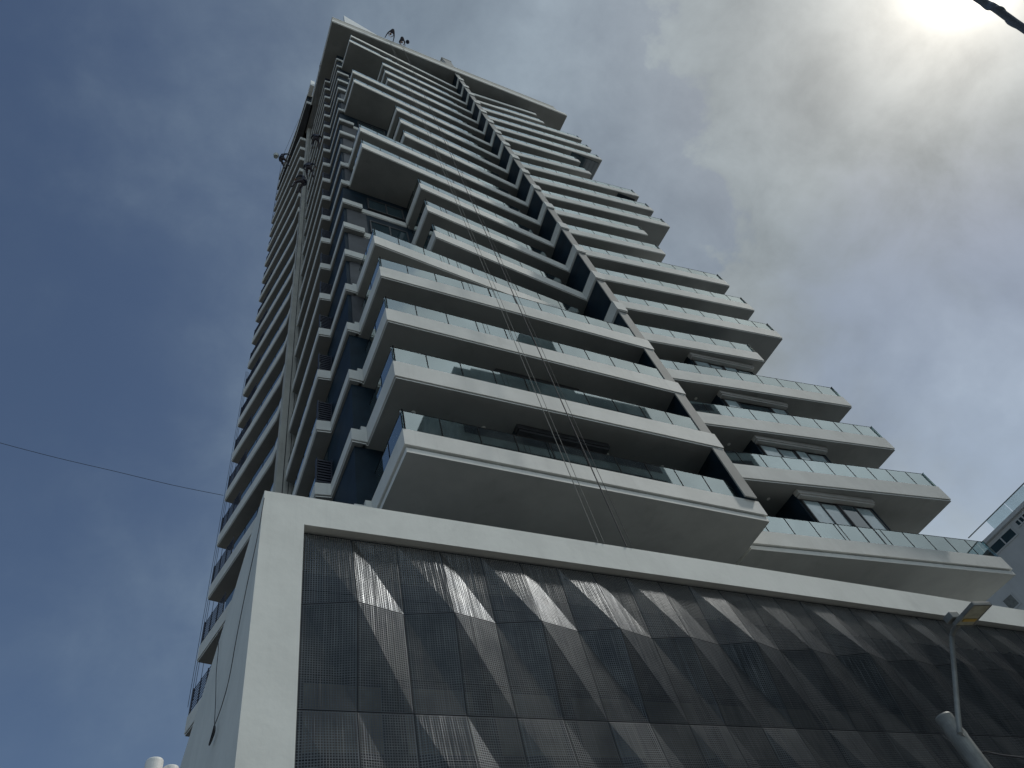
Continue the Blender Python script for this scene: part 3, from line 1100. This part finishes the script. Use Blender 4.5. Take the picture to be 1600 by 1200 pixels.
def person(loc, rotz, J, label, helmet=True, group=None, mats=(M_over, M_trou)):
    """one continuous skinned body from a joint table; J maps joint -> local xyz"""
    root = thing('person', loc, label, 'person', group)
    root.rotation_euler = (0, 0, rotz)
    names = ['pelvis', 'waist', 'chest', 'neck', 'head', 'crown']
    V, E, Rd = [], [], []
    idx = {}

    def add(n, p, r):
        idx[n] = len(V)
        V.append(Vector(p))
        Rd.append(r)
    rad = dict(pelvis=.155, waist=.135, chest=.165, neck=.06, head=.095, crown=.085)
    for n in names:
        add(n, J[n], rad[n])
    E += [(0, 1), (1, 2), (2, 3), (3, 4), (4, 5)]
    for s in 'LR':
        add('hip' + s, J['hip' + s], .105)
        add('knee' + s, J['knee' + s], .068)
        add('ank' + s, J['ank' + s], .045)
        add('toe' + s, J['toe' + s], .038)
        E += [(0, idx['hip' + s]), (idx['hip' + s], idx['knee' + s]), (idx['knee' + s], idx['ank' + s]), (idx['ank' + s], idx['toe' + s])]
        add('sho' + s, J['sho' + s], .075)
        add('elb' + s, J['elb' + s], .048)
        add('wri' + s, J['wri' + s], .032)
        E += [(2, idx['sho' + s]), (idx['sho' + s], idx['elb' + s]), (idx['elb' + s], idx['wri' + s])]
        w_, e_ = Vector(J['wri' + s]), Vector(J['elb' + s])
        d = (w_ - e_).normalized()
        sdv = d.cross(Vector((.2, .3, 1))).normalized()
        nv = sdv.cross(d)
        add('palm' + s, w_ + d * .07, .034)
        E.append((idx['wri' + s], idx['palm' + s]))
        for q, (o_, ln) in enumerate(((-.032, .07), (-.011, .085), (.011, .08), (.032, .062))):
            b0 = w_ + d * .09 + sdv * o_
            add('f%d' % q + s, b0 + d * ln * .5 - nv * .008, .010)
            add('g%d' % q + s, b0 + d * ln * .8 - nv * .04, .008)
            E += [(idx['palm' + s], idx['f%d' % q + s]), (idx['f%d' % q + s], idx['g%d' % q + s])]
        add('th' + s, w_ + d * .06 + sdv * .065 - nv * .015, .011)
        E.append((idx['palm' + s], idx['th' + s]))
    me = bpy.data.meshes.new('body')
    me.from_pydata(V, E, [])
    o = bpy.data.objects.new('body', me)
    col.objects.link(o)
    sk = o.modifiers.new('skin', 'SKIN')
    for i, r in enumerate(Rd):
        me.skin_vertices[0].data[i].radius = (r, r)
        me.skin_vertices[0].data[i].use_root = (i == 0)
    sb = o.modifiers.new('sub', 'SUBSURF')
    sb.levels = sb.render_levels = 1
    dg = bpy.context.evaluated_depsgraph_get()
    me2 = bpy.data.meshes.new_from_object(o.evaluated_get(dg))
    o.modifiers.clear()
    o.data = me2
    me2.materials.clear()
    for m_ in (mats[0], mats[1], M_skin):
        me2.materials.append(m_)
    legs = [Vector(J[k_]) for k_ in ('kneeL', 'kneeR', 'ankL', 'ankR', 'hipL', 'hipR')]
    up_ = [Vector(J[k_]) for k_ in ('chest', 'waist', 'shoL', 'shoR', 'elbL', 'elbR')]
    skn = [Vector(J['head']), Vector(J['crown'])] + [V[idx[n_ + s]] for s in 'LR' for n_ in ('palm', 'f1', 'g1')]
    for f_ in me2.polygons:
        c = f_.center
        ds = (min((c - q).length for q in up_), min((c - q).length for q in legs), min((c - q).length for q in skn))
        f_.material_index = ds.index(min(ds))
        f_.use_smooth = True
    o.parent = root
    # face: nose, eyes, ears on the head, kept tiny but real
    hv, nv_, cv = Vector(J['head']), Vector(J['neck']), Vector(J['crown'])
    upd = (cv - nv_).normalized()
    fw = Vector(J['face']).normalized()
    fw = (fw - upd * fw.dot(upd)).normalized()
    sdv = upd.cross(fw)
    mb = MB()
    mb.tube([hv + fw * .085 + upd * .02, hv + fw * .115 - upd * .015], [.008, .017], 6)
    for s_ in (-1, 1):
        mb.tube([hv + sdv * s_ * .088 - upd * .02, hv + sdv * s_ * .098 + upd * .03], [.018, .022], 6)
    mb.tube([hv + fw * .088 - upd * .045 + sdv * -.025, hv + fw * .088 - upd * .045 + sdv * .025], .007, 5)
    fo = mb.build('face', M_skin)
    fo.parent = root
    # helmet or hair
    bm = bmesh.new()
    bmesh.ops.create_uvsphere(bm, u_segments=16, v_segments=10, radius=.125)
    bmesh.ops.delete(bm, geom=[v for v in bm.verts if v.co.z < -.012], context='VERTS')
    mh = bpy.data.meshes.new('helmet' if helmet else 'hair')
    bm.to_mesh(mh)
    bm.free()
    mh.materials.append(M_helm if helmet else M_hair)
    for f_ in mh.polygons:
        f_.use_smooth = True
    ho = bpy.data.objects.new('helmet' if helmet else 'hair', mh)
    ho.location = hv + upd * .035
    ho.rotation_euler = upd.to_track_quat('Z', 'Y').to_euler()
    col.objects.link(ho)
    ho.parent = root
    # harness belt
    pv, wv = Vector(J['pelvis']), Vector(J['waist'])
    mb = MB()
    dd = (wv - pv).normalized()
    mb.tube([pv + dd * .06, pv + dd * .10], .185, 14)
    h_ = mb.build('harness', M_louv)
    h_.parent = root
    return root


def J_bend():      # standing astride, bent forward, hands low
    return dict(pelvis=(0, .12, .92), waist=(0, .0, 1.02), chest=(0, -.22, 1.10), neck=(0, -.42, 1.03), head=(0, -.52, .93), crown=(0, -.58, .85),
                hipL=(-.11, .12, .86), kneeL=(-.24, .02, .48), ankL=(-.33, .1, .07), toeL=(-.36, -.08, .03),
                hipR=(.11, .12, .86), kneeR=(.24, .02, .48), ankR=(.33, .1, .07), toeR=(.36, -.08, .03),
                shoL=(-.19, -.30, 1.07), elbL=(-.24, -.36, .80), wriL=(-.14, -.50, .60),
                shoR=(.19, -.30, 1.07), elbR=(.24, -.36, .80), wriR=(.14, -.50, .60), face=(0, -.6, -.6))


def J_crouch():
    return dict(pelvis=(0, .18, .42), waist=(.03, .06, .55), chest=(.06, -.14, .74), neck=(.10, -.30, .84), head=(.14, -.40, .86), crown=(.18, -.47, .92),
                hipL=(-.11, .16, .40), kneeL=(-.26, -.22, .50), ankL=(-.24, .02, .07), toeL=(-.26, -.16, .03),
                hipR=(.11, .16, .40), kneeR=(.28, -.20, .46), ankR=(.26, .04, .07), toeR=(.28, -.14, .03),
                shoL=(-.13, -.20, .80), elbL=(-.30, -.38, .62), wriL=(-.28, -.52, .42),
                shoR=(.25, -.20, .76), elbR=(.36, -.40, .60), wriR=(.28, -.54, .44), face=(.1, -.7, -.3))


def J_hang(kn=.35, arm=1):     # hanging in a harness, knees drawn up, feet to the wall (+y)
    return dict(pelvis=(0, 0, 0), waist=(0, -.06, .13), chest=(0, -.12, .36), neck=(0, -.10, .56), head=(0, -.05, .66), crown=(0, -.03, .78),
                hipL=(-.11, .02, -.06), kneeL=(-.20, kn, -.02), ankL=(-.18, kn + .12, -.42), toeL=(-.19, kn + .28, -.40),
                hipR=(.11, .02, -.06), kneeR=(.20, kn * .8, -.16), ankR=(.20, kn + .05, -.58), toeR=(.21, kn + .2, -.56),
                shoL=(-.20, -.10, .46), elbL=(-.34, .12, .36), wriL=(-.22, .36, .48),
                shoR=(.20, -.10, .46), elbR=(.38, .08, .52 + .2 * arm), wriR=(.36, .30, .62 + .3 * arm), face=(0, .8, .1))


rz = HZ + 3.65


def J_lean(sp, out, up_):
    """leaning back off the edge, feet on it, hips out over the drop"""
    return dict(pelvis=(0, -out, up_), waist=(0, -out + .02, up_ + .14), chest=(0, -out + .18, up_ + .38), neck=(0, -out + .34, up_ + .52), head=(0, -out + .44, up_ + .56),
                crown=(0, -out + .55, up_ + .60),
                hipL=(-.12, -out, up_ - .06), kneeL=(-sp * .8, -out * .52, up_ * .9), ankL=(-sp, -.04, .08), toeL=(-sp, .12, .04),
                hipR=(.12, -out, up_ - .06), kneeR=(sp * .8, -out * .52, up_ * .7), ankR=(sp, -.04, .08), toeR=(sp, .12, .04),
                shoL=(-.2, -out + .24, up_ + .44), elbL=(-.32, -out + .42, up_ + .22), wriL=(-.16, -out + .60, up_ + .16),
                shoR=(.2, -out + .24, up_ + .44), elbR=(.34, -out + .40, up_ + .20), wriR=(.16, -out + .60, up_ + .12), face=(0, .5, -.8))


person((9.25, 10.05, rz), .15, J_lean(.46, .92, .42), 'person in dark overalls leaning off the roof edge with legs wide apart', helmet=False)
person((10.75, 10.06, rz), -.35, J_lean(.26, .62, .36), 'person in dark clothing crouching at the roof edge with a dark bag')
bg_ = MB()
bg_.tube([(11.15, 9.62, rz + .15), (11.2, 9.58, rz + .38), (11.22, 9.55, rz + .62)], [.16, .22, .14], 12)
tag(bg_.build('bag', M_over, smooth=True), 'dark bag beside the crouching person at the roof edge', 'bag')


def harness_rope(p, top, zlow):
    mb = MB()
    mb.tube([top, (p[0] + .05, p[1] - .02, p[2] + 1.2), (p[0], p[1] + .1, p[2] + .3), (p[0] + .03, p[1], zlow)], .012, 5)
    return mb


w1 = at(482, 262, y=14.6)
w2 = at(473, 284, y=14.4)
w3 = at(494, 216, y=14.2)
w4 = at(441, 248, y=16.5)
person(w1, -.5, J_hang(.3, 1), 'person roped by the corner pillar, upper of the close pair, one arm raised')
person(w2, .7, J_hang(.42, 0), 'person roped by the corner pillar, lower of the close pair')
person(w3, -.2, J_hang(.38, 0), 'person in dark clothing hanging alone above the pair, nearer the louvre screens')
person(w4, -.9, J_hang(.36, 1), 'person roped in front of the sky at the tower left edge beside a bucket')
labs = {0: 'rope holding the upper worker of the pair by the pillar', 1: 'rope holding the lower worker of the pair by the pillar',
        2: 'rope holding the lone worker near the louvre screens', 3: 'rope holding the worker in front of the sky'}
for i, w_ in enumerate((w1, w2, w3, w4)):
    mb = harness_rope(w_, (3.07, w_[1], HZ + .3) if i != 3 else (2.62, 21.5, zl(21) + .8), w_[2] - 12)
    tag(mb.build('abseil_rope', M_rope), labs[i], 'rope')
bk = thing('bucket', w4 + Vector((-.45, -.1, -.35)), 'pale plastic bucket slung beside the worker in front of the sky', 'bucket')
b_ = MB()
q = w4 + Vector((-.45, -.1, -.35))
b_.tube([q, q + Vector((0, 0, .34))], [.15, .19], 16)
b_.build('pail', mat('bucket_plastic', (.42, .46, .45), .5), bk)
b_ = MB()
b_.tube([q + Vector((-.19, 0, .34)), q + Vector((-.12, 0, .52)), q + Vector((0, 0, .58)), q + Vector((.12, 0, .52)), q + Vector((.19, 0, .34))], .012, 6)
b_.build('handle', M_steel, bk)
